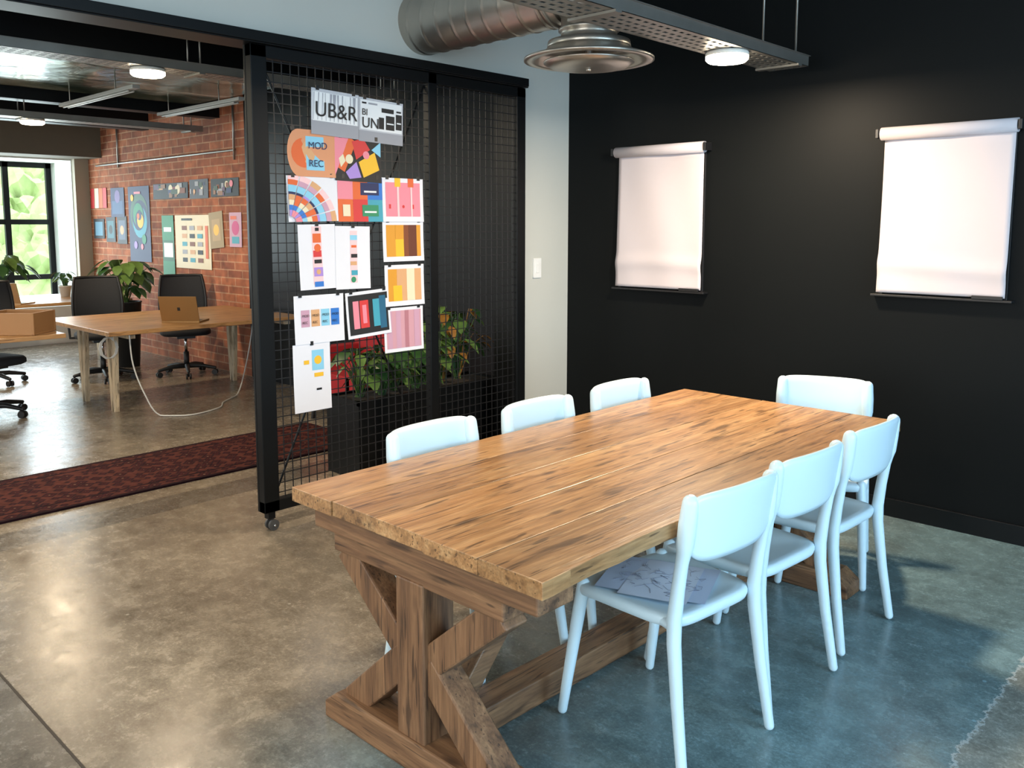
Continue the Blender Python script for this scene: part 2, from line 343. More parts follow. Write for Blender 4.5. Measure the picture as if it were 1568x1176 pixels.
window("window_1", -13.1, 1.3, 4.43, .5, 2.43, (2.1, 2.95, 3.85), (.86, 1.62))
window("window_2", -13.1, -1.8, .6, .5, 2.43, (-1, -.2), (.86, 1.62))
window("window_3", 2.7, 1.0, 3.8, .7, 2.9, (1.95, 2.9), (1.5, 2.2))
window("window_4", 2.7, -2.2, .4, .7, 2.9, (-1.3, -.45), (1.5, 2.2))
b = MB()
for x in (-1.4, 0.): b.box((x-.03, -3.12, .6), (x+.03, -3.06, 2.9), black_metal)
for z in (.63, 1.5, 2.2, 2.87): b.box((-2.8, -3.11, z-.03), (1.4, -3.07, z+.03), black_metal)
b.done("window_5")
simplebox("trim_soffit", (-12.3, -3.0, 2.45), (-11.75, 4.62, 2.95), M("soffit_paint", srgb(96, 88, 74), .8))
simplebox("trim_pier", (-12.3, 4.44, 0), (-12.2, 4.62, 2.45), beige)

b = MB(); jm = M("joint_sealant", srgb(58, 52, 46), .8)
b.box((-3.9, .853, -.001), (2.6, .861, .0012), jm); b.done("trim_joint_a")

# ------------------------------------------------------------------ rug
b = MB(); b.box((-.42, -3.2, 0), (.42, 3.2, .012), rug_mat()); o = b.done("runner_rug"); o.location = (-5.44, .6, 0)

# ------------------------------------------------------------------ sliding mesh screen
scr = empty("mesh_partition_screen", (-3.91, 3.25, 0))
b = MB(); X0, X1 = -3.935, -3.885
def loc(o):
    o.parent = scr; o.matrix_parent_inverse = Matrix.Translation(scr.location).inverted()
ZB, ZT = .10, 2.46
for y0, y1 in ((2.257, 2.345), (3.40, 3.465), (4.155, 4.235)):
    b.box((X0, y0, ZB), (X1, y1, ZT), black_metal)
b.box((X0-.02, 2.257, ZB), (X1-.052, 2.30, ZT), black_metal)
b.box((X0, 2.257, ZT-.06), (X1, 4.235, ZT), black_metal)
b.box((X0, 2.257, ZB), (X1, 4.235, ZB+.06), black_metal)
loc(b.done("frame", bevel=.003))
b = MB(); w = .0022
wm = M("black_wire", (.022, .022, .024), .4, .5)
y = 2.345
while y < 4.155:
    if not (3.39 < y < 3.47): b.box((-3.912-w, y-w, ZB+.05), (-3.912+w, y+w, ZT-.05), wm)
    y += .05
z = ZB+.09
while z < ZT-.05:
    b.box((-3.908-w, 2.33, z-w), (-3.908+w, 4.17, z+w), wm); z += .05
loc(b.done("wire_grid"))
b = MB()
b.tube([(-3.925, 2.34, .17), (-3.925, 3.40, 2.39)], .006, black_metal, 8); b.tube([(-3.932, 2.34, 2.39), (-3.932, 3.40, .17)], .006, black_metal, 8)
loc(b.done("cross_braces"))
for yy in (2.30, 4.17):
    b = MB()
    b.box((-3.93, yy-.02, .065), (-3.89, yy+.02, .10), black_metal)
    for dx in (-.018, .018):
        b.tube([(-3.91+dx-.007, yy+.01, .03), (-3.91+dx+.007, yy+.01, .03)], .029, M("castor_rubber", (.05,.05,.05), .5), 16, True, False)
    b.tube([(-3.94, yy+.01, .03), (-3.88, yy+.01, .03)], .008, chrome, 10)
    loc(b.done("castor"))
b = MB(); b.box((-3.965, -3.0, 2.47), (-3.86, 4.24, 2.52), black_metal); b.box((-3.955, -3.0, 2.462), (-3.865, 4.24, 2.47), black_metal); b.done("trim_track", bevel=.003)

# ------------------------------------------------------------------ printed sheets
white = print_white
def sheet(name, o, a, nrm, w, h, layers, bg=None, curl=.007, clip=True, texts=(), rot=0, rcorner=0):
    o = Vector(o); a = Vector(a); nrm = Vector(nrm); up = Vector((0,0,1))
    ca, sa = math.cos(rot), math.sin(rot); a2 = a*ca+up*sa; u2 = up*ca-a*sa
    ctr = o + a*w*.5 + up*h
    def P(u, v, k): return ctr + a2*w*(u-.5) - u2*h*(1-v) + nrm*(k*.0007 + curl*(1-v)**2)
    b = MB(); bgm = bg or white
    if rcorner:
        vs = []
        for t in range(13):
            an = math.pi/2+math.pi*t/12; vs.append(P(rcorner*(1+math.cos(an)), .5+.5*math.sin(an), 0))
        vs += [P(1, 0, 0), P(1, 1, 0)]
        b.face([b.bm.verts.new(q) for q in vs], bgm)
    else: b.grid(lambda u, v: P(u, v, 0), 1, 8, bgm)
    for k, L in enumerate(layers, 1):
        kk = 1 + k*.4
        if L[0] == 'r':
            _, u0, v0, u1, v1, m = L
            b.grid(lambda u, v: P(u0+(u1-u0)*u, v0+(v1-v0)*v, kk), 1, 6, m)
        elif L[0] == 'c':
            _, cu, cv, r, m = L; asp = w/h
            vs = [b.bm.verts.new(P(min(1,max(0,cu+r*math.cos(t*math.pi/10))), min(1,max(0,cv+r*asp*math.sin(t*math.pi/10))), kk)) for t in range(20)]; b.face(vs, m)
        else:
            vs = [b.bm.verts.new(P(q[0], q[1], kk)) for q in L[1]]; b.face(vs, L[2])
    if clip:
        for cu in ((.5,) if w < .26 else (.12, .88)):
            p = P(cu, 1, 2); mt = Matrix((a, nrm, up)).transposed().to_4x4(); mt.translation = p + up*.002
            b.obox(mt, (.018, .008, .022), plastic_black)
    ob = b.done(name, fixn=False)
    for txt, u, v, size, m in texts:
        cu = bpy.data.curves.new("lettering", 'FONT'); cu.body = txt; cu.size = size; cu.extrude = .0002
        t = bpy.data.objects.new("lettering", cu); COL.objects.link(t); cu.materials.append(m)
        mt = Matrix((a2, u2, nrm)).transposed().to_4x4(); mt.translation = P(u, v, 5) + nrm*.003
        bpy.context.view_layer.update()
        t.matrix_world = mt; t.parent = ob
    return ob
PX = -3.876
A = (0,1,0); N = (1,0,0)
K = C("ink_black", 22, 22, 24); G = C("ink_grey", 150, 150, 156); PK = C("ink_pink", 222, 130, 145); OR = C("ink_orange", 212, 96, 45)
TE = C("ink_teal", 60, 150, 170); YE = C("ink_yellow", 228, 176, 40); BL = C("ink_blue", 40, 110, 190); RD = C("ink_red", 200, 52, 52)
TN = C("ink_tan", 205, 155, 110); BR = C("ink_brown", 120, 62, 30); GR = C("ink_green", 40, 130, 90); LB = C("ink_lightblue", 130, 190, 215)
CR = C("ink_cream", 220, 207, 176); MV = C("ink_mauve", 190, 146, 166); NV = C("ink_navy", 24, 36, 80); PL = C("ink_lilac", 160, 130, 200); WH = C("ink_white", 225, 225, 225)
PW = C("ink_pinkwhite", 234, 190, 192); DB = C("ink_darkbrown", 95, 45, 25); OC = C("ink_ochre", 206, 142, 40); SC = C("ink_scribble", 150, 150, 158)
LG = C("ink_lightgrey", 185, 185, 190)
def px(name, y0, y1, z0, z1, layers, **k):
    return sheet(name, (PX + k.pop('dx', 0), y0, z0), A, N, y1-y0, z1-z0, layers, **k)
sl = [('r',.03,.30,.97,.93,WH)]
rs = random.Random(5)
for i in range(11): sl.append(('p', [(.04+i*.085, .32), (.05+i*.085, .32), (.04+i*.085+rs.uniform(-.02, .05), .92), (.03+i*.085+rs.uniform(-.02, .03), .92)], SC))
px("printed_poster", 2.59, 2.890, 2.045, 2.28, [('r',0,.0,1,.30,G)]+sl, bg=LG, texts=[("UB&R", .06, .40, .108, K)], dx=.005, rot=-.035, curl=.003)
px("printed_poster", 2.895, 3.20, 2.03, 2.265, [('r',0,0,1,.25,G),('r',.03,.28,.97,.95,WH),('r',.44,.33,.56,.60,K),('r',.6,.33,.80,.66,K),('r',.83,.36,.97,.72,K),('r',.5,.72,.78,.82,K),('r',.06,.86,.16,.9,K),('r',.84,.76,.95,.8,K),('r',.62,.46,.78,.49,WH),('r',.85,.5,.95,.53,WH),('r',.2,.86,.4,.9,G)], bg=LG, texts=[("UN", .05, .32, .08, K), ("BI", .05, .60, .05, K)], rot=-.035, curl=.003)
px("printed_poster", 2.44, 2.73, 1.83, 2.07, [('c',.34,.5,.26,OR),('c',.52,.52,.24,TN),('r',.38,.14,.76,.86,LB)], bg=C("ink_peach", 206, 140, 100), rcorner=.22, texts=[("MOD", .42, .6, .05, NV), ("REC", .42, .22, .05, NV)])
px("printed_poster", 2.73, 3.04, 1.815, 2.05, [('p',[(0,.1),(.3,1),(0,1)],PK),('p',[(.2,.2),(.45,.9),(.3,1),(.05,.3)],OR),('p',[(.45,.5),(.75,.75),(.6,1),(.35,.9)],RD),('p',[(.6,.1),(.95,.3),(.85,.7),(.5,.45)],YE),('p',[(.3,.05),(.55,.1),(.45,.45),(.22,.2)],PL),('p',[(.78,.75),(.98,.6),(.98,.95)],LB),('c',.3,.5,.08,CR),('p',[(.12,.3),(.22,.45),(.17,.6),(.08,.5)],CR),('c',.66,.62,.07,PK)], bg=K, rot=-.02)
arc = []
for i, (m_, r0, r1) in enumerate(((PW, .95, .84), (MV, .84, .74), (LB, .73, .6), (NV, .6, .55), (OR, .55, .44), (CR, .44, .34), (BL, .34, .24), (PK, .24, .12))):
    for j in range(6):
        a0, a1 = j*.262, (j+1)*.262-.03
        arc.append(('p', [(min(1, r0*math.cos(t_)), min(1, r0*1.1*math.sin(t_))) for t_ in (a0, (a0+a1)/2, a1)]+[(r1*math.cos(t_), min(1, r1*1.1*math.sin(t_))) for t_ in (a1, (a0+a1)/2, a0)], m_ if (j+i) % 3 else (TN, OR, LB, PL)[i % 4]))
px("printed_poster", 2.43, 2.74, 1.60, 1.835, arc, dx=.001, rot=.02)
px("printed_poster", 2.74, 3.04, 1.60, 1.84, [('r',0,0,.33,.5,OR),('r',.33,0,.66,.5,RD),('r',.66,0,1,.5,TE),('r',0,.5,.33,1,PK),('r',.33,.5,.66,1,OR),('r',.66,.5,1,1,BL),('r',.5,.6,.92,.88,NV),('r',.53,.12,.9,.38,GR),('r',.58,.66,.86,.7,WH),('r',.58,.2,.85,.24,WH),('r',.1,.12,.26,.38,CR)], dx=.001)
px("printed_poster", 3.04, 3.34, 1.60, 1.845, [('r',.08,.12,.92,.9,PK),('r',.3,.8,.44,1,YE),('r',.62,.8,.76,1,OR),('r',.15,.3,.2,.4,RD),('r',.7,.3,.76,.4,RD),('c',.5,.35,.03,RD),('r',.35,.12,.4,.8,PW),('r',.68,.12,.72,.8,PW)])
px("printed_poster", 2.49, 2.72, 1.245, 1.585, [('r',.36,.08,.62,.97,PW),('r',.38,.72,.6,.86,OR),('r',.38,.5,.6,.6,RD),('c',.5,.64,.09,OR),('r',.4,.4,.6,.46,K),('r',.38,.2,.62,.34,PL),('r',.38,.04,.62,.12,BL),('r',.45,.9,.55,.95,K),('c',.5,.27,.06,TN)], rot=.015)
px("printed_poster", 2.72, 2.95, 1.235, 1.575, [('r',.42,.1,.62,.93,PW),('r',.42,.78,.62,.86,LB),('r',.45,.66,.6,.7,OR),('r',.44,.5,.62,.56,K),('r',.42,.38,.6,.44,TN),('r',.44,.22,.62,.3,TE),('c',.5,.15,.07,GR)], rot=-.015, dx=.002)
px("printed_poster", 3.04, 3.34, 1.375, 1.605, [('r',.08,.12,.3,.9,OC),('r',.3,.12,.5,.9,YE),('r',.5,.12,.62,.9,BR),('r',.62,.12,.82,.9,DB),('r',.82,.12,.92,.9,OC),('r',.3,.55,.5,.9,OC)])
px("printed_poster", 3.05, 3.34, 1.12, 1.355, [('r',.08,.12,.3,.9,OC),('r',.3,.12,.55,.9,TN),('r',.55,.12,.75,.9,CR),('r',.75,.12,.92,.9,TN),('r',.2,.12,.42,.5,YE)])
px("printed_poster", 2.455, 2.765, .96, 1.215, [('r',.13,.35,.3,.7,MV),('r',.33,.35,.5,.7,TN),('r',.53,.35,.7,.7,LB),('r',.73,.35,.9,.7,BL)], texts=[("MOD", .145, .56, .018, K), ("REC", .145, .42, .018, K), ("MOD", .345, .56, .018, K), ("REC", .345, .42, .018, K), ("MOD", .545, .56, .018, K), ("REC", .545, .42, .018, K), ("MOD", .745, .56, .018, K), ("REC", .745, .42, .018, K)])
px("printed_poster", 2.775, 3.075, .965, 1.22, [('r',.05,.07,.95,.93,K),('r',.15,.2,.28,.8,PK),('r',.3,.2,.5,.8,RD),('r',.36,.3,.45,.7,PK),('r',.6,.2,.75,.8,TE),('r',.75,.14,.9,.86,C('ink_deepteal',30,90,120))], rot=.05, dx=.003)
px("printed_poster", 3.04, 3.33, .855, 1.11, [('r',.06,.08,.94,.93,C('ink_dustypink',196,145,155)),('r',.1,.08,.2,.93,MV),('r',.3,.08,.42,.93,MV),('r',.52,.08,.62,.93,C('ink_rose',170,112,122)),('r',.76,.08,.9,.93,MV)])
px("printed_poster", 2.44, 2.67, .60, .96, [('r',.5,.6,.82,.9,LB),('c',.66,.75,.1,YE),('r',.55,.5,.8,.56,YE),('r',.28,.7,.42,.76,YE),('r',.6,.3,.74,.33,K)], dx=.002)

def pbx(name, x0, x1, z0, z1, layers, **k):
    return sheet(name, (x0, 4.612, z0), (1,0,0), (0,-1,0), x1-x0, z1-z0, layers, clip=False, curl=.004, **k)
spi = []
for i in range(9):
    spi.append(('c', .5+.05*math.sin(i*1.3), .58+.05*math.cos(i*1.7), .42-.045*i, (C('ink_moss',60,96,76), NV, TE, NV, GR, NV, YE, NV, OR)[i]))
pbx("wall_poster", -10.97, -10.37, 1.13, 2.05, spi+[('c',.7,.3,.1,GR),('c',.3,.22,.08,PL),('c',.6,.2,.06,PK),('r',.3,.9,.6,.93,PK),('c',.2,.85,.07,YE)], bg=NV)
pbx("wall_poster", -10.06, -9.76, .93, 1.69, [('r',.0,.62,1,1,GR),('r',0,0,1,.3,GR),('r',.15,.75,.8,.82,WH),('r',.12,.36,.9,.58,WH)], bg=C('ink_dkgreen', 30, 100, 72))
g_layers = []
for i in range(3):
    for j in range(5):
        g_layers.append(('r',.2+i*.22,.12+j*.15,.34+i*.22,.2+j*.15,[K,G,TE,TN,BR][(i*2+j) % 5]))
g_layers.append(('r',.2,.9,.5,.94,K)); g_layers.append(('r',.86,.2,.93,.8,OR))
pbx("wall_poster", -9.72, -8.88, 1.09, 1.69, g_layers, bg=CR)
pbx("wall_poster", -8.92, -8.62, 1.33, 1.72, [('r',.2,.2,.8,.8,C('ink_sand',170,140,90)),('c',.5,.5,.2,YE)], bg=C('ink_khaki', 150, 125, 75), rot=.08)
pbx("wall_poster", -8.47, -8.22, 1.35, 1.71, [('c',.5,.55,.3,C('ink_magenta',190,60,120)),('r',.2,.1,.8,.3,TE),('r',.1,.8,.6,.9,OR)], bg=MV)
photo_cols = [C('ink_photo1',90,60,90), BR, NV, C('ink_photo3',120,50,60), C('ink_photo4',50,60,100), C('ink_photo5',60,80,60), C('ink_photo6',140,100,70)]
def busy(seed, n=12):
    r_ = random.Random(seed); L = []
    for i in range(n):
        u, v = r_.uniform(.02, .8), r_.uniform(.05, .7)
        L.append(('r', u, v, min(.98, u+r_.uniform(.06, .2)), min(.95, v+r_.uniform(.15, .35)), r_.choice(photo_cols+[TN, G])))
        if i % 4 == 0: L.append(('c', r_.uniform(.15, .85), r_.uniform(.3, .7), .06, r_.choice([TN, CR, PK])))
    return L
pbx("wall_poster", -10.25, -9.37, 1.88, 2.06, busy(1), bg=K)
pbx("wall_poster", -9.33, -8.90, 1.87, 2.08, busy(2, 7), bg=C('ink_photo2', 70, 72, 80))
pbx("wall_poster", -8.84, -8.25, 1.88, 2.07, busy(3), bg=K)
pbx("wall_poster", -12.1, -11.75, 1.40, 1.66, [('r',.15,.15,.85,.85,C('ink_slateblue',90,130,150))], bg=K)
pbx("wall_poster", -11.69, -11.40, 1.36, 1.68, [('r',.15,.15,.85,.85,C('ink_dullteal',50,100,110)),('c',.5,.5,.2,K)], bg=K)
pbx("wall_poster", -11.34, -11.05, 1.34, 1.69, [('r',.15,.15,.85,.85,C('ink_slate',80,90,110)),('c',.5,.5,.2,TN)], bg=K)
pbx("wall_poster", -12.15, -11.63, 1.80, 2.06, [('r',0,0,.22,1,RD),('r',.25,0,.5,1,CR),('r',.53,0,.75,1,OR),('r',.78,0,1,1,RD)], bg=BR)
pbx("wall_poster", -11.5, -11.09, 1.68, 2.05, [('r',.1,.1,.9,.55,C('ink_dullblue',50,80,120)),('c',.5,.7,.2,C('ink_plum',110,90,140))], bg=NV)

# ------------------------------------------------------------------ light switch
b = MB(); pw = M("switch_plastic", (.75, .75, .73), .35)
b.box((-3.966, 4.395, 1.22), (-3.955, 4.475, 1.355), pw); b.box((-3.957, 4.42, 1.255), (-3.95, 4.45, 1.32), pw)
b.done("light_switch", bevel=.002)

# ------------------------------------------------------------------ flip charts
def flip(x0, x1, z0, z1, ph):
    e = empty("flip_chart", ((x0+x1)/2, 4.77, (z0+z1)/2))
    def par(o): o.parent = e; o.matrix_parent_inverse = Matrix.Translation(e.location).inverted()
    b = MB()
    def P(u, v):
        wv = .006*math.sin(u*5+ph)*(1-v) + .012*math.exp(-((v-.17-.02*math.sin(u*3+ph))/.05)**2) + .016*(1-v)**3 + .004*math.sin(u*11+v*4+ph)
        return (x0+.012+(x1-x0-.024)*u, 4.738-wv, z0+(z1-.03-z0)*v)
    b.grid(P, 24, 44, paper)
    o = b.done("paper_pad", solid=.003); par(o)
    b = MB()
    def R(u, t):
        a = -2.6+t*8.5; r = .034-.004*t
        return (x0+(x1-x0)*u, 4.722-r*math.cos(a), z1-.022+r*math.sin(a))
    b.grid(R, 2, 40, paper); b.tube([(x0+.004, 4.722, z1-.022), (x1-.004, 4.722, z1-.022)], .027, paper, 20, True, False)
    o = b.done("rolled_sheets", solid=.002); par(o)
    b = MB()
    b.box((x0-.02, 4.752, z1-.02), (x1+.02, 4.769, z1+.005), plastic_black)
    b.box((x0-.022, 4.69, z1-.045), (x0-.006, 4.769, z1+.002), plastic_black); b.box((x1+.006, 4.69, z1-.045), (x1+.022, 4.769, z1+.002), plastic_black)
    b.box((x0-.02, 4.715, z0-.022), (x1+.02, 4.769, z0-.010), plastic_black)
    b.box((x1-.16, 4.712, z0-.01), (x1-.02, 4.728, z0+.008), plastic_black)
    b.box((x0+.01, 4.752, z0-.02), (x0+.03, 4.769, z1), plastic_black); b.box((x1-.03, 4.752, z0-.02), (x1-.01, 4.769, z1), plastic_black)
    par(b.done("bracket", bevel=.002))
flip(-3.515, -2.845, 1.175, 2.08, 0.4)
flip(-1.785, -1.145, 1.225, 2.08, 1.7)

# ------------------------------------------------------------------ dining table
T = empty("trestle_dining_table", (-1.808, 2.6, 0))
def tp(o): o.parent = T; o.matrix_parent_inverse = Matrix.Translation(T.location).inverted()
TX0, TX1, TY0, TY1, TZ = -2.338, -1.278, 1.457, 3.748, .758
b = MB(); npl = 5; pwid = (TX1-TX0)/npl
for i in range(npl):
    xa, xb = TX0+i*pwid+.0010, TX0+(i+1)*pwid-.0010
    j0, j1 = random.uniform(-.008, .008), random.uniform(-.008, .008)
    n = 60; rings = []
    for k in range(n+1):
        yy = TY0+j0+(TY1+j1-TY0-j0)*k/n
        e0 = (.006*noise.noise(Vector((i*3.1, yy*7, 0)))) if i == 0 else .0008*noise.noise(Vector((i*3.1, yy*5, 0)))
        e1 = (.010*noise.noise(Vector((i*5.1, yy*8, 3)))) if i == npl-1 else .0008*noise.noise(Vector((i*3.1, yy*5, 6)))
        ez = .0
        if i == npl-1: ez = -.006*max(0, noise.noise(Vector((9.1, yy*6, 3))))
        rings.append([b.bm.verts.new(q) for q in ((xa+e0, yy, TZ-.046), (xb+e1, yy, TZ-.046), (xb+e1, yy, TZ+ez), (xb-.03, yy, TZ), (xa+e0, yy, TZ))])
    for k in range(n):
        for q in range(5): b.face([rings[k][q], rings[k][(q+1) % 5], rings[k+1][(q+1) % 5], rings[k+1][q]], w_top)
    b.face(rings[0], w_top); b.face(rings[-1][::-1], w_top)
# dark filler strips set just below the surface between planks
for i in range(1, npl):
    xx = TX0+i*pwid; b.box((xx-.004, TY0+.012, TZ-.04), (xx+.004, TY1-.012, TZ-.0016), M("plank_gap_filler", (.02, .012, .007), .9))
tp(b.done("plank_top", bevel=.0022))
CX = -1.808
def trestle(y, sgn):
    b = MB(); cx = CX-.03 if sgn > 0 else CX
    b.box((CX-.475, y-.075, TZ-.125), (CX+.475, y+.065, TZ-.046), w_x)
    b.box((cx-.37, y-.055, TZ-.19), (cx+.37, y+.055, TZ-.125), w_x)
    def foot(x0, x1, y0, y1, h):
        v = [(x0, 0), (x1, 0), (x1, h*.55), (x1-.06, h), (x0+.06, h), (x0, h*.55)]
        f0 = [b.bm.verts.new((p[0], y0, p[1])) for p in v]; f1 = [b.bm.verts.new((p[0], y1, p[1])) for p in v]
        b.face(f0, w_x); b.face(f1[::-1], w_x)
        for i in range(6): b.face([f0[i], f0[(i+1) % 6], f1[(i+1) % 6], f1[i]], w_x)
    foot(cx-.42, cx+.42, y-.07, y+.07, .10)
    b.box((cx-.06, y-.06, .08), (cx+.06, y+.06, TZ-.18), w_z)
    for sx in (-1, 1):
        b.beam((cx+sx*.34, y, TZ-.18), (cx+sx*.045, y, .33), .09, .085, w_z)
        b.beam((cx+sx*.040, y, .325), (cx+sx*.315, y, .075), .095, .088, w_z)
    b.beam((cx, y+sgn*.05, .09), (cx, y+sgn*.62, TZ-.055), .075, .10, w_y, side=(1,0,0))
    tp(b.done("trestle", bevel=.006))
trestle(1.575, 1); trestle(3.60, -1)
b = MB(); b.beam((CX-.03, 1.645, .06), (CX, 3.53, .06), .11, .09, w_y, side=(0, 0, 1)); tp(b.done("stretcher", bevel=.006))

# ------------------------------------------------------------------ dining chair
def chair_mesh():
    b = MB(); m = chair_white
    n = 56
    def outline(t, s=1.0):
        c_, s_ = math.cos(t), math.sin(t); e = .36
        x = math.copysign(abs(c_)**e, c_)*.215; yv = math.copysign(abs(s_)**e, s_)*.205
        x *= 1 + .06*(yv/.205)*1.0
        return x*s, yv*s + .015
    prof = [(.0, .430, 0), (.93, .430, 0), (.985, .436, 0), (1.0, .447, 0), (1.0, .458, 0), (.985, .466, 0), (.93, .470, 0), (.82, .4675, 1), (.6, .461, 1), (.35, .457, 1), (0.0, .456, 1)]
    rings = []
    for s_, z, d in prof:
        ring = []
        for k in range(n):
            x, yv = outline(2*math.pi*k/n, s_ if s_ > 0 else .001)
            zz = z + (.010*max(0, (yv-.12)/.1)*-1 if s_ > .5 else 0)
            ring.append(b.bm.verts.new((x, yv, zz)))
        rings.append(ring)
    for i in range(len(rings)-1):
        for k in range(n): b.face([rings[i][k], rings[i][(k+1) % n], rings[i+1][(k+1) % n], rings[i+1][k]], m, True)
    b.face(rings[0][::-1], m); b.face(rings[-1], m)
    for sx in (-1, 1):
        b.tube([(sx*.190, .185, .455), (sx*.198, .200, .35), (sx*.216, .250, .018)], [.021, .021, .0155], m, 16)
        b.tube([(sx*.216, -.238, .018), (sx*.205, -.205, .22), (sx*.197, -.182, .40), (sx*.195, -.180, .47), (sx*.195, -.190, .56), (sx*.196, -.203, .645), (sx*.196, -.209, .675), (sx*.196, -.213, .70), (sx*.195, -.219, .76), (sx*.193, -.226, .822)],
               [.0155, .018, .021, .022, .020, .019, .021, .0255, .0265, .024], m, 16)
        b.tube([(sx*.195, -.18, .448), (sx*.180, -.12, .448)], .017, m, 12)
    W = .199
    def back(u, v, side):
        x = (u*2-1)*W
        q = abs(u*2-1)
        zt = .843+.006*(1-q**4) - .012*q**14; zb = .642 + .05*(q**7) - .004*(1-q*q)
        z = zb+(zt-zb)*v
        yc = -.226+(z-.74)*-.14 - .024*(1-q**2.2)
        return (x, yc + side*.0085*(1 if 0.001 < v < .999 else .55), z)
    nu, nv = 28, 12
    f = [[b.bm.verts.new(back(i/nu, j/nv, 1)) for j in range(nv+1)] for i in range(nu+1)]
    r = [[b.bm.verts.new(back(i/nu, j/nv, -1)) for j in range(nv+1)] for i in range(nu+1)]
    for i in range(nu):
        for j in range(nv):
            b.face([f[i][j], f[i+1][j], f[i+1][j+1], f[i][j+1]], m, True); b.face([r[i][j], r[i][j+1], r[i+1][j+1], r[i+1][j]], m, True)
        b.face([f[i][0], r[i][0], r[i+1][0], f[i+1][0]], m, True); b.face([f[i][nv], f[i+1][nv], r[i+1][nv], r[i][nv]], m, True)
    for i in (0, nu):
        for j in range(nv): b.face([f[i][j], f[i][j+1], r[i][j+1], r[i][j]], m, True)
    return b
base = chair_mesh().done("dining_chair")
def place(o, x, y, deg): o.location = (x, y, 0); o.rotation_euler = (0, 0, math.radians(deg))
place(base, -1.437, 2.235, 84)
for x, y, d in ((-1.437, 2.72, 86), (-1.44, 3.27, 88), (-2.16, 2.095, -90), (-2.16, 2.685, -90), (-2.16, 3.265, -90), (-1.666, 3.83, 200)):
    o = bpy.data.objects.new("dining_chair", base.data); COL.objects.link(o); place(o, x, y, d)

# sketches on the near seat
b = MB()
cs, sn = math.cos(.35), math.sin(.35)
def SP(u, v, k=0, cx=-1.47, cy=2.23, w=.34, h=.27):
    x, yv = (u-.5)*w, (v-.5)*h
    return (cx+x*cs-yv*sn, cy+x*sn+yv*cs, .4735+k*.0008+.004*abs(math.sin(u*4))*v)
sp = M("sketch_paper", (.50, .60, .78), .6, 0, .05, 5)
b.grid(lambda u, v: SP(u, v), 8, 8, sp)
b.grid(lambda u, v: SP(u, v, 2, -1.45, 2.22, .21, .29), 6, 6, M("sketch_paper_b", (.62, .70, .84), .6, 0, .05, 5))
random.seed(3)
for i in range(40):
    pts = []; u, v = random.random()*.8+.1, random.random()*.8+.1
    for k in range(4):
        pts.append(SP(u, v, 3.2, -1.46, 2.22, .30, .26)); u = min(.95, max(.05, u+random.uniform(-.12, .12))); v = min(.95, max(.05, v+random.uniform(-.12, .12)))
    b.tube(pts, .0005, C("pencil", 110, 116, 140), 4, False)
b.done("sketch_sheet", fixn=False)

# ------------------------------------------------------------------ spiral duct + diffuser
D = empty("air_duct", (-3.3, 3.42, 2.76))
def dp(o): o.parent = D; o.matrix_parent_inverse = Matrix.Translation(D.location).inverted()
b = MB(); R0 = .175; ZC = 2.745
nseg = 48; pitch = .12; nx = 150; Lx = 1.11
rings = []
for i in range(nx+1):
    x = -3.97+Lx*i/nx; ring = []
    for k in range(nseg):
        a = 2*math.pi*k/nseg; ph = ((x/pitch)+k/nseg) % 1.0
        r = R0 + (.0045 if ph < .09 else 0)
        ring.append(b.bm.verts.new((x, 3.42+r*math.cos(a), ZC+r*math.sin(a))))
    rings.append(ring)
for i in range(nx):
    for k in range(nseg): b.face([rings[i][k], rings[i][(k+1) % nseg], rings[i+1][(k+1) % nseg], rings[i+1][k]], galv2, True)
el = []
for t in range(9):
    a = t/8*math.pi/2; el.append((-2.86+.14*math.sin(a), 3.42, ZC-.14*(1-math.cos(a))))
b.tube(el, [R0, R0*.98, R0*.96, R0*.93, R0*.9, R0*.87, R0*.85, R0*.83, R0*.82], galv2, 40, True, False)
b.tube([(-2.93, 3.42, ZC), (-2.90, 3.42, ZC)], R0+.008, galv2, 40, True, False)
dp(b.done("spiral_pipe"))
b = MB(); c0 = (-2.72, 3.42, 2.385)
b.lathe(c0, [(.137, .24), (.137, .15), (.15, .145), (.15, .135), (.137, .13), (.137, .10), (.20, .085), (.205, .06), (.20, .055)], galv2, 48)
b.lathe(c0, [(.20, .055), (.235, .030), (.30, .010), (.318, .004), (.318, -.006), (.305, -.010), (.262, -.006), (.235, .03), (.17, .045)], galv2, 56)
b.lathe(c0, [(.0, -.044), (.12, -.042), (.19, -.034), (.222, -.016), (.222, -.010), (.16, -.0), (.0, .02)], galv2, 48)
b.lathe(c0, [(.012, -.056), (.012, -.04)], galv2, 12)
b.tube([(-2.72, 3.42, 2.38), (-2.72, 3.42, 2.50)], .02, galv2, 10)
dp(b.done("diffuser"))

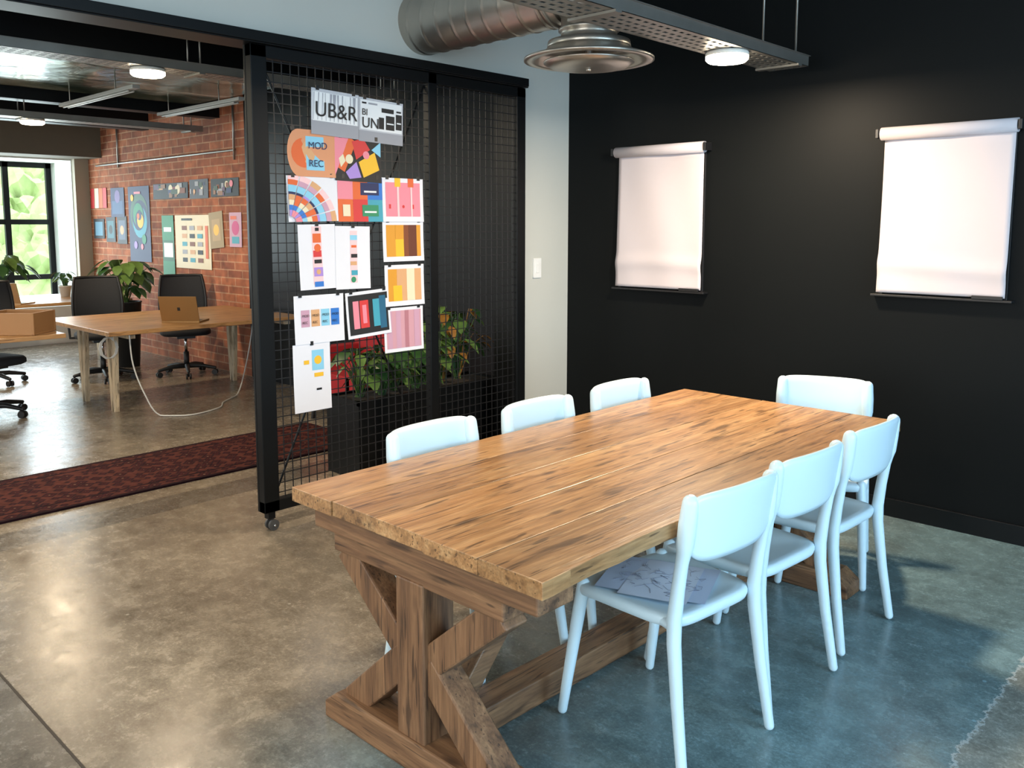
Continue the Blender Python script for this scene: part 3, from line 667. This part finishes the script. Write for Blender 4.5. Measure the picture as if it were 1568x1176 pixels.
# ------------------------------------------------------------------ cable trays & downlights
def tray(name, xc, w, y0, y1, z, lamps, m=galv):
    e = empty(name, (xc, (y0+y1)/2, z))
    def p(o): o.parent = e; o.matrix_parent_inverse = Matrix.Translation(e.location).inverted()
    b = MB(); t = .002
    sl = [-.5, -.36, -.28, -.14, -.06, .06, .14, .28, .36, .5]
    for i in range(0, 10, 2): b.box((xc+sl[i]*w, y0, z), (xc+sl[i+1]*w, y1, z+t), m)
    yy = y0
    while yy < y1: b.box((xc-w*.5, yy, z+.0002), (xc+w*.5, min(yy+.022, y1), z+t+.0004), m); yy += .055
    for s_ in (-1, 1):
        xx = xc+s_*w/2; b.box((min(xx, xx-s_*.003), y0, z), (max(xx, xx-s_*.003), y1, z+.055), m)
        b.box((min(xx, xx+s_*.012), y0, z+.052), (max(xx, xx+s_*.012), y1, z+.055), m)
    p(b.done("perforated_tray"))
    b = MB(); yy = y1-.12
    while yy > y0:
        for s_ in (-1, 1): b.tube([(xc+s_*w*.42, yy, z+.01), (xc+s_*w*.42, yy, 3.5 if xc > -4 else 2.95)], .006, m, 8, True, False)
        b.box((xc-w*.55, yy-.02, z-.012), (xc+w*.55, yy+.02, z-.001), m)
        yy -= 1.6
    p(b.done("hangers"))
    for i, ly in enumerate(lamps):
        b = MB(); c_ = (xc, ly, z-.040)
        b.lathe(c_, [(.10, .039), (.105, .03), (.105, .018), (.100, .016)], M("lamp_housing", (.7, .68, .62), .4), 32)
        em = M("lamp_lens", (1, .9, .75), .5, 0, 0, 1, 0, (1, .86, .64, 1), 30)
        b.lathe(c_, [(.103, .018), (.103, .002), (.090, -.010), (.05, -.014), (0, -.015)], em, 32)
        p(b.done("downlight"))
tray("cable_tray", -2.25, .225, -2.8, 4.58, 2.43, [3.92, 1.9, -.3])
tray("cable_tray", -5.49, .2, -2.8, 4.5, 2.56, [2.47, .8, -.8])
tray("cable_tray", -8.85, .2, -2.8, 4.5, 2.56, [2.87, 1.2])
def area(name, loc, rot, size, power, col, shape='RECTANGLE', sy=None, spread=None):
    L = bpy.data.lights.new(name, 'AREA'); L.energy = power; L.color = col; L.shape = shape; L.size = size
    if sy: L.size_y = sy
    if spread: L.spread = spread
    o = bpy.data.objects.new(name, L); COL.objects.link(o); o.location = loc; o.rotation_euler = rot; return o
def down(x, y, z, p, col=(1, .78, .52), spread=3.14): area("downlight_lamp", (x, y, z), (0,0,0), .17, p, col, 'DISK', None, spread)
down(-2.25, 3.92, 2.37, 62, (1, .80, .58)); down(-2.25, 1.9, 2.37, 14); down(-2.25, -.3, 2.37, 12)
for yy in (2.47, .8, -.8): down(-5.49, yy, 2.50, 26)
down(-8.85, 2.87, 2.50, 30); down(-8.85, 1.2, 2.50, 24)

foil = foil_mat()
b = MB(); b.box((-8.55, -3, 2.80), (-6.35, 4.3, 2.86), foil); b.done("ceiling_foil_panel")
b = MB()
for x in (-4.75, -6.2, -8.7, -10.4): b.box((x-.09, -3, 2.70), (x+.09, 4.62, 2.95), black_metal)
b.done("ceiling_beams")
fl_m = M("fluorescent_casing", (.34, .345, .33), .4)
for yy in (3.05, 3.97, 1.6):
    b = MB(); b.box((-8.6, yy-.03, 2.66), (-7.0, yy+.03, 2.69), fl_m)
    for dy in (-.02, .02): b.tube([(-8.5, yy+dy, 2.650), (-7.1, yy+dy, 2.650)], .009, fl_m, 10)
    for x in (-8.4, -7.4): b.tube([(x, yy, 2.685), (x, yy, 2.799)], .006, galv, 6, True, False)
    b.done("fluorescent_fitting", bevel=.003)
b = MB()
b.tube([(-8.3, 4.60, 2.95), (-8.3, 4.60, 2.25)], .012, galv, 8, True, False); b.tube([(-11.9, 4.604, 2.35), (-8.3, 4.604, 2.35)], .012, galv, 8)
b.tube([(-11.2, 4.604, 2.95), (-11.2, 4.604, 2.3)], .012, galv, 8, True, False); b.done("conduit_pipe")

# ------------------------------------------------------------------ desks
def desk(x0, x1, y0, y1, legs_y):
    e = empty("office_desk", ((x0+x1)/2, (y0+y1)/2, 0))
    def p(o): o.parent = e; o.matrix_parent_inverse = Matrix.Translation(e.location).inverted()
    b = MB(); b.box((x0, y0, .705), (x1, y1, .74), w_desk); p(b.done("desktop", bevel=.004))
    b = MB()
    for ly in legs_y:
        for xx, dx in ((x0+.35, 1), (x1-.5, -1)):
            for s_ in (-1, 1):
                bx = xx+s_*.035; b.beam((bx+s_*.03, ly, .69), (xx+s_*.012, ly, .0), .05, .04, w_pale)
        b.box((x0+.1, ly-.03, .66), (x1-.1, ly+.03, .705), w_pale)
    p(b.done("a_frame_legs", bevel=.003))
    return e
desk(-8.42, -6.93, 2.71, 4.5, (2.93, 4.38))
desk(-8.45, -7.12, .6, 2.46, (.85,))
desk(-11.3, -10.0, 2.4, 4.2, (2.6, 4.0))
def laptop(x, y, z, deg, m):
    b = MB(); b.box((-.15, -.105, 0), (.15, .105, .012), m); b.box((-.13, -.02, .012), (.13, .09, .0135), plastic_black)
    mt = Matrix.Translation((0, .125, .105)) @ Matrix.Rotation(math.radians(-16), 4, 'X'); b.obox(mt, (.30, .007, .20), m)
    mt2 = Matrix.Translation((0, .1205, .105)) @ Matrix.Rotation(math.radians(-16), 4, 'X'); b.obox(mt2, (.28, .002, .18), K)
    mt3 = Matrix.Translation((0, .1295, .105)) @ Matrix.Rotation(math.radians(-16), 4, 'X'); b.obox(mt3, (.022, .002, .026), plastic_black)
    o = b.done("laptop", bevel=.003); o.location = (x, y, z+.001); o.rotation_euler = (0, 0, math.radians(deg)); o.scale = (1.1, 1.1, 1.15)
gold = M("gold_aluminium", srgb(150, 116, 74), .4, .6); silver = M("silver_aluminium", srgb(190, 160, 120), .35, .7)
laptop(-7.25, 3.5, .74, 222, gold); laptop(-10.2, 3.02, .74, 215, silver)
def monitor(x, y, z, deg):
    b = MB(); b.lathe((0, 0, 0), [(.11, 0), (.11, .012), (0, .014)], plastic_black, 24); b.box((-.02, -.012, .01), (.02, .012, .2), plastic_black)
    b.box((-.27, -.02, .12), (.27, .0, .44), plastic_black); b.box((-.26, -.022, .13), (.26, -.02, .43), C("screen_glass", 40, 46, 56, .15))
    o = b.done("computer_monitor", bevel=.004); o.location = (x, y, z+.001); o.rotation_euler = (0, 0, math.radians(deg))
monitor(-10.7, 2.62, .74, 70)
b = MB(); bw = C("wooden_crate", 150, 110, 70, .6)
b.box((-.2, -.16, 0), (.2, .16, .014), bw)
for s_ in (-1, 1): b.box((-.2, s_*.15-.008, 0), (.2, s_*.15+.008, .17), bw); b.box((s_*.19-.008, -.16, 0), (s_*.19+.008, .16, .17), bw)
b.box((-.17, -.14, .01), (.17, .14, .12), C("crate_content", 96, 60, 36)); o = b.done("wooden_crate", bevel=.003); o.location = (-7.4, 2.22, .741); o.rotation_euler = (0,0,.75)

def ochair(x, y, deg, arms=True, name="office_chair", hasback=True):
    e = empty(name, (x, y, 0), math.radians(deg))
    b = MB()
    for k in range(5):
        a = k*2*math.pi/5+.3; c_, s_ = math.cos(a), math.sin(a)
        b.tube([(0, 0, .10), (c_*.15, s_*.15, .10), (c_*.29, s_*.29, .075)], [.028, .022, .016], plastic_black, 10)
        for dd in (-.018, .018): b.tube([(c_*.29-s_*(dd-.009), s_*.29+c_*(dd-.009), .03), (c_*.29-s_*(dd+.009), s_*.29+c_*(dd+.009), .03)], .029, plastic_black, 14, True, False)
        b.tube([(c_*.29, s_*.29, .075), (c_*.29, s_*.29, .03)], .008, plastic_black, 8)
    b.tube([(0, 0, .09), (0, 0, .25)], .028, plastic_black, 16, True, False); b.tube([(0, 0, .25), (0, 0, .42)], .016, chrome, 12, True, False)
    b.box((-.09, -.1, .40), (.09, .12, .435), plastic_black)
    o = b.done("star_base", e)
    b = MB(); n = 40; rings = []
    for s_, z in ((.9, .435), (1, .45), (1, .48), (.93, .50), (.5, .505), (.001, .502)):
        rings.append([b.bm.verts.new((math.copysign(abs(math.cos(t*2*math.pi/n))**.5, math.cos(t*2*math.pi/n))*.25*s_, math.copysign(abs(math.sin(t*2*math.pi/n))**.5, math.sin(t*2*math.pi/n))*.24*s_, z)) for t in range(n)])
    for i in range(5):
        for k in range(n): b.face([rings[i][k], rings[i][(k+1) % n], rings[i+1][(k+1) % n], rings[i+1][k]], mesh_black, True)
    b.face(rings[0][::-1], mesh_black); b.done("seat", e)
    if not hasback: return
    b = MB()
    def B(u, v):
        q = u*2-1; w = .25-.045*v**2-.03*(1-v)**3
        return (q*w, -.25-.05*v-.03*math.sin(v*3.1)*-1+.05*q*q-.02, .56+.48*v)
    b.grid(B, 14, 16, mesh_black); b.done("mesh_back", e, solid=.008)
    b = MB(); rim = [B(0, v/8) for v in range(9)]+[B(u/8, 1) for u in range(1, 9)]+[B(1, 1-v/8) for v in range(1, 9)]+[B(1-u/8, 0) for u in range(1, 9)]
    b.tube(rim, .014, plastic_black, 8); b.tube([(0, .05, .43), (0, -.2, .43), (0, -.30, .50), (0, -.31, .72)], .018, plastic_black, 10)
    if arms:
        for s_ in (-1, 1):
            b.tube([(s_*.1, 0, .44), (s_*.29, 0, .45), (s_*.30, -.02, .62)], .014, plastic_black, 8)
            b.obox(Matrix.Translation((s_*.30, .02, .64)), (.07, .25, .03), plastic_black)
    b.done("frame", e)
ochair(-9.05, 3.47, -105); ochair(-8.72, 4.2, -112, False); ochair(-7.95, 2.12, 20, False, "office_stool", False)
ochair(-9.6, 2.6, 70)

# ------------------------------------------------------------------ plants
def leaves(b, c, n, R, H, size, mats, rnd, stem=True, droop=.5):
    for i in range(n):
        a = rnd.uniform(0, 2*math.pi); el = rnd.uniform(.15, 1.25); r = R*rnd.uniform(.35, 1)
        tip = Vector((c[0]+math.cos(a)*r*math.cos(el*.6), c[1]+math.sin(a)*r*math.cos(el*.6), c[2]+H*(.25+.75*math.sin(el)*rnd.uniform(.6, 1))))
        base_ = Vector((c[0]+rnd.uniform(-.02, .02), c[1]+rnd.uniform(-.02, .02), c[2]))
        mid = (base_+tip)/2 + Vector((0, 0, H*.15)); m = rnd.choice(mats)
        if stem: b.tube([base_, mid, tip], .004, m, 5, False)
        d = Vector((math.cos(a), math.sin(a), -droop*rnd.uniform(.2, 1.3))).normalized(); s_ = d.cross(Vector((0, 0, 1))).normalized(); up = s_.cross(d)
        L = size*rnd.uniform(.7, 1.2); W = L*rnd.uniform(.28, .42)
        prof = [(0, .05), (.2, .75), (.45, 1), (.7, .75), (1, .0)]
        l_, r_, c_ = [], [], []
        for t, w in prof:
            p = tip + d*L*t - Vector((0, 0, 1))*L*.35*t*t
            l_.append(b.bm.verts.new(p+s_*W*w+up*W*.25*w)); r_.append(b.bm.verts.new(p-s_*W*w+up*W*.25*w)); c_.append(b.bm.verts.new(p))
        for k in range(4):
            b.face([l_[k], l_[k+1], c_[k+1], c_[k]], m, True); b.face([c_[k], c_[k+1], r_[k+1], r_[k]], m, True)
def potted(name, x, y, z, pr, ph, n, R, H, size, pm=pot_dark, seed=1, mats=(leaf, leaf2)):
    b = MB(); rnd = random.Random(seed)
    b.lathe((x, y, z), [(pr*.72, 0), (pr, ph), (pr*1.04, ph), (pr*1.04, ph+.01), (pr*.9, ph+.01), (pr*.88, ph-.02), (0, ph-.02)], pm, 28)
    b.lathe((x, y, z+ph-.015), [(pr*.88, 0), (0, .004)], soil, 20)
    leaves(b, (x, y, z+ph-.02), n, R, H, size, mats, rnd); return b.done(name, fixn=False)
potted("potted_plant", -9.75, 4.02, 0, .16, .72, 44, .32, .55, .2, seed=2)
potted("potted_plant", -10.8, 3.75, .741, .07, .12, 22, .13, .22, .09, M("white_pot", (.7,.7,.68), .4), 5)
potted("potted_plant", -11.0, 3.1, .741, .08, .14, 34, .3, .42, .18, terr, 8, (leaf2, leaf))
# planter behind the screen
b = MB()
px0, px1, py0, py1, pz = -4.62, -4.28, 3.15, 4.40, .50
b.box((px0, py0, 0), (px1, py1, pz-.03), black_metal)
for lo, hi in (((px0, py0, pz-.03), (px0+.02, py1, pz)), ((px1-.02, py0, pz-.03), (px1, py1, pz)), ((px0, py0, pz-.03), (px1, py0+.02, pz)), ((px0, py1-.02, pz-.03), (px1, py1, pz))): b.box(lo, hi, black_metal)
b.box((px0+.02, py0+.02, pz-.03), (px1-.02, py1-.02, pz-.015), soil)
rnd = random.Random(11); croton = M("croton_leaf", srgb(140, 96, 40), .45, 0, .5, 20)
for k in range(7):
    leaves(b, (-4.46+rnd.uniform(-.05, .05), py0+.14+k*.15, pz-.02), 30, .20, .36+.22*(k > 3), .11, (leaf, leaf, leaf2, croton if k > 4 else leaf2), rnd)
b.done("planter_box", fixn=False)
def lounge(x, y, deg, m):
    b = MB()
    b.box((-.32, -.32, .2), (.32, .3, .42), m); b.box((-.32, .2, .35), (.32, .34, .82), m)
    for s_ in (-1, 1): b.box((s_*.32-.06, -.32, .2), (s_*.32+.06, .34, .58), m)
    for sx in (-1, 1):
        for sy in (-1, 1): b.tube([(sx*.28, sy*.26, 0), (sx*.26, sy*.24, .22)], .018, plastic_black, 8)
    o = b.done("lounge_armchair", bevel=.03, bseg=3); o.location = (x, y, 0); o.rotation_euler = (0, 0, math.radians(deg))
lounge(-5.7, 4.2, 0, C("red_upholstery", 150, 20, 30, .8))

# white power cable
b = MB()
pts = [(-7.0, 2.9, .70), (-7.03, 2.93, .45), (-7.0, 3.0, .2), (-6.95, 3.1, .012), (-6.8, 3.3, .008), (-6.9, 3.6, .008), (-7.1, 3.75, .008), (-7.3, 4.0, .02), (-7.55, 4.25, .3), (-7.6, 4.36, .68)]
sm = []
for i in range(len(pts)-1):
    p0 = Vector(pts[max(i-1, 0)]); p1 = Vector(pts[i]); p2 = Vector(pts[i+1]); p3 = Vector(pts[min(i+2, len(pts)-1)])
    for k in range(6):
        t = k/6; sm.append(.5*((2*p1)+(-p0+p2)*t+(2*p0-5*p1+4*p2-p3)*t*t+(-p0+3*p1-3*p2+p3)*t**3))
for q in sm: q.z = max(q.z, .008)
b.tube(sm, .006, M("cable_white", (.6,.6,.58), .5), 6)
for k in range(3):
    b.tube([(-7.35, 2.86+.07*math.cos(t*.63)+k*.008, .56+.09*math.sin(t*.63)) for t in range(11)], .005, M("cable_white", (.6,.6,.58), .5), 6, False)
b.done("power_cable")

# ------------------------------------------------------------------ outdoors
simplebox("ground_lawn", (-60, -30, -1.2), (-13.4, 40, -1.0), M("lawn_grass", (.26, .38, .18), .9, 0, .4, 3))
fol = M("tree_foliage", (.40, .50, .22), .8, 0, .6, 2.2); bark = M("bark", (.12, .08, .05), .9)
def tree(x, y, h, seed):
    b = MB(); rnd = random.Random(seed); b.tube([(x, y, -1), (x+.1, y, h*.5)], [.18, .1], bark, 10)
    for k in range(9):
        c_ = Vector((x+rnd.uniform(-1.5, 1.5), y+rnd.uniform(-1.5, 1.5), h*rnd.uniform(.15, .95))); r = rnd.uniform(.6, 1.1)
        res = bmesh.ops.create_icosphere(b.bm, subdivisions=4, radius=r, matrix=Matrix.Translation(c_))
        mi = b.mi(fol)
        for v in res['verts']:
            d = (v.co-c_).normalized(); v.co += d*(.6*r*noise.noise(v.co*1.9)+.35*r*noise.noise(v.co*6))
            for f in v.link_faces: f.material_index = mi
    b.done("garden_tree")
tree(-24, 7.6, 2.7, 1); tree(-25, 3.0, 3.4, 2); tree(-21, 10.5, 2.6, 3); tree(-25, 0, 4.5, 4); tree(-19.5, 5.6, 1.2, 6); tree(-27, 9.6, 2.3, 9)

# ------------------------------------------------------------------ light
w = bpy.data.worlds.new("World"); scene.world = w; w.use_nodes = True
bg = w.node_tree.nodes["Background"]; bg.inputs[0].default_value = (.80, .92, 1, 1); bg.inputs[1].default_value = 3.5
P2 = math.pi/2
area("daylight_right", (2.55, 2.4, 1.8), (0, P2, 0), 2.1, 125, (.38, .71, 1), 'RECTANGLE', 2.7)
area("daylight_right", (2.55, -.9, 1.8), (0, P2, 0), 2.1, 45, (.55, .82, 1), 'RECTANGLE', 2.5)
area("daylight_back", (-.7, -2.95, 1.75), (P2, 0, 0), 4.0, 72, (1, .95, .88), 'RECTANGLE', 2.2)
area("daylight_office", (-12.9, 2.9, 1.5), (0, -P2, 0), 1.9, 115, (.78, .92, 1), 'RECTANGLE', 3.0)
area("daylight_office", (-8, -2.9, 1.7), (P2, 0, 0), 3.0, 46, (1, .92, .82), 'RECTANGLE', 1.8)

# ------------------------------------------------------------------ camera
cam = bpy.data.cameras.new("camera"); co = bpy.data.objects.new("camera", cam); COL.objects.link(co)
cam.sensor_fit = 'HORIZONTAL'; cam.sensor_width = 36; cam.lens = 1325/1568*36; cam.shift_x = .0057; cam.shift_y = -.060
cam.clip_start = .05; cam.clip_end = 200
co.location = (0, 0, 1.584); co.rotation_euler = (math.radians(90-6.46), 0, math.radians(43.8))
scene.camera = co
scene.view_settings.view_transform = 'Standard'
scene.view_settings.look = 'None'
scene.view_settings.exposure = 0.25
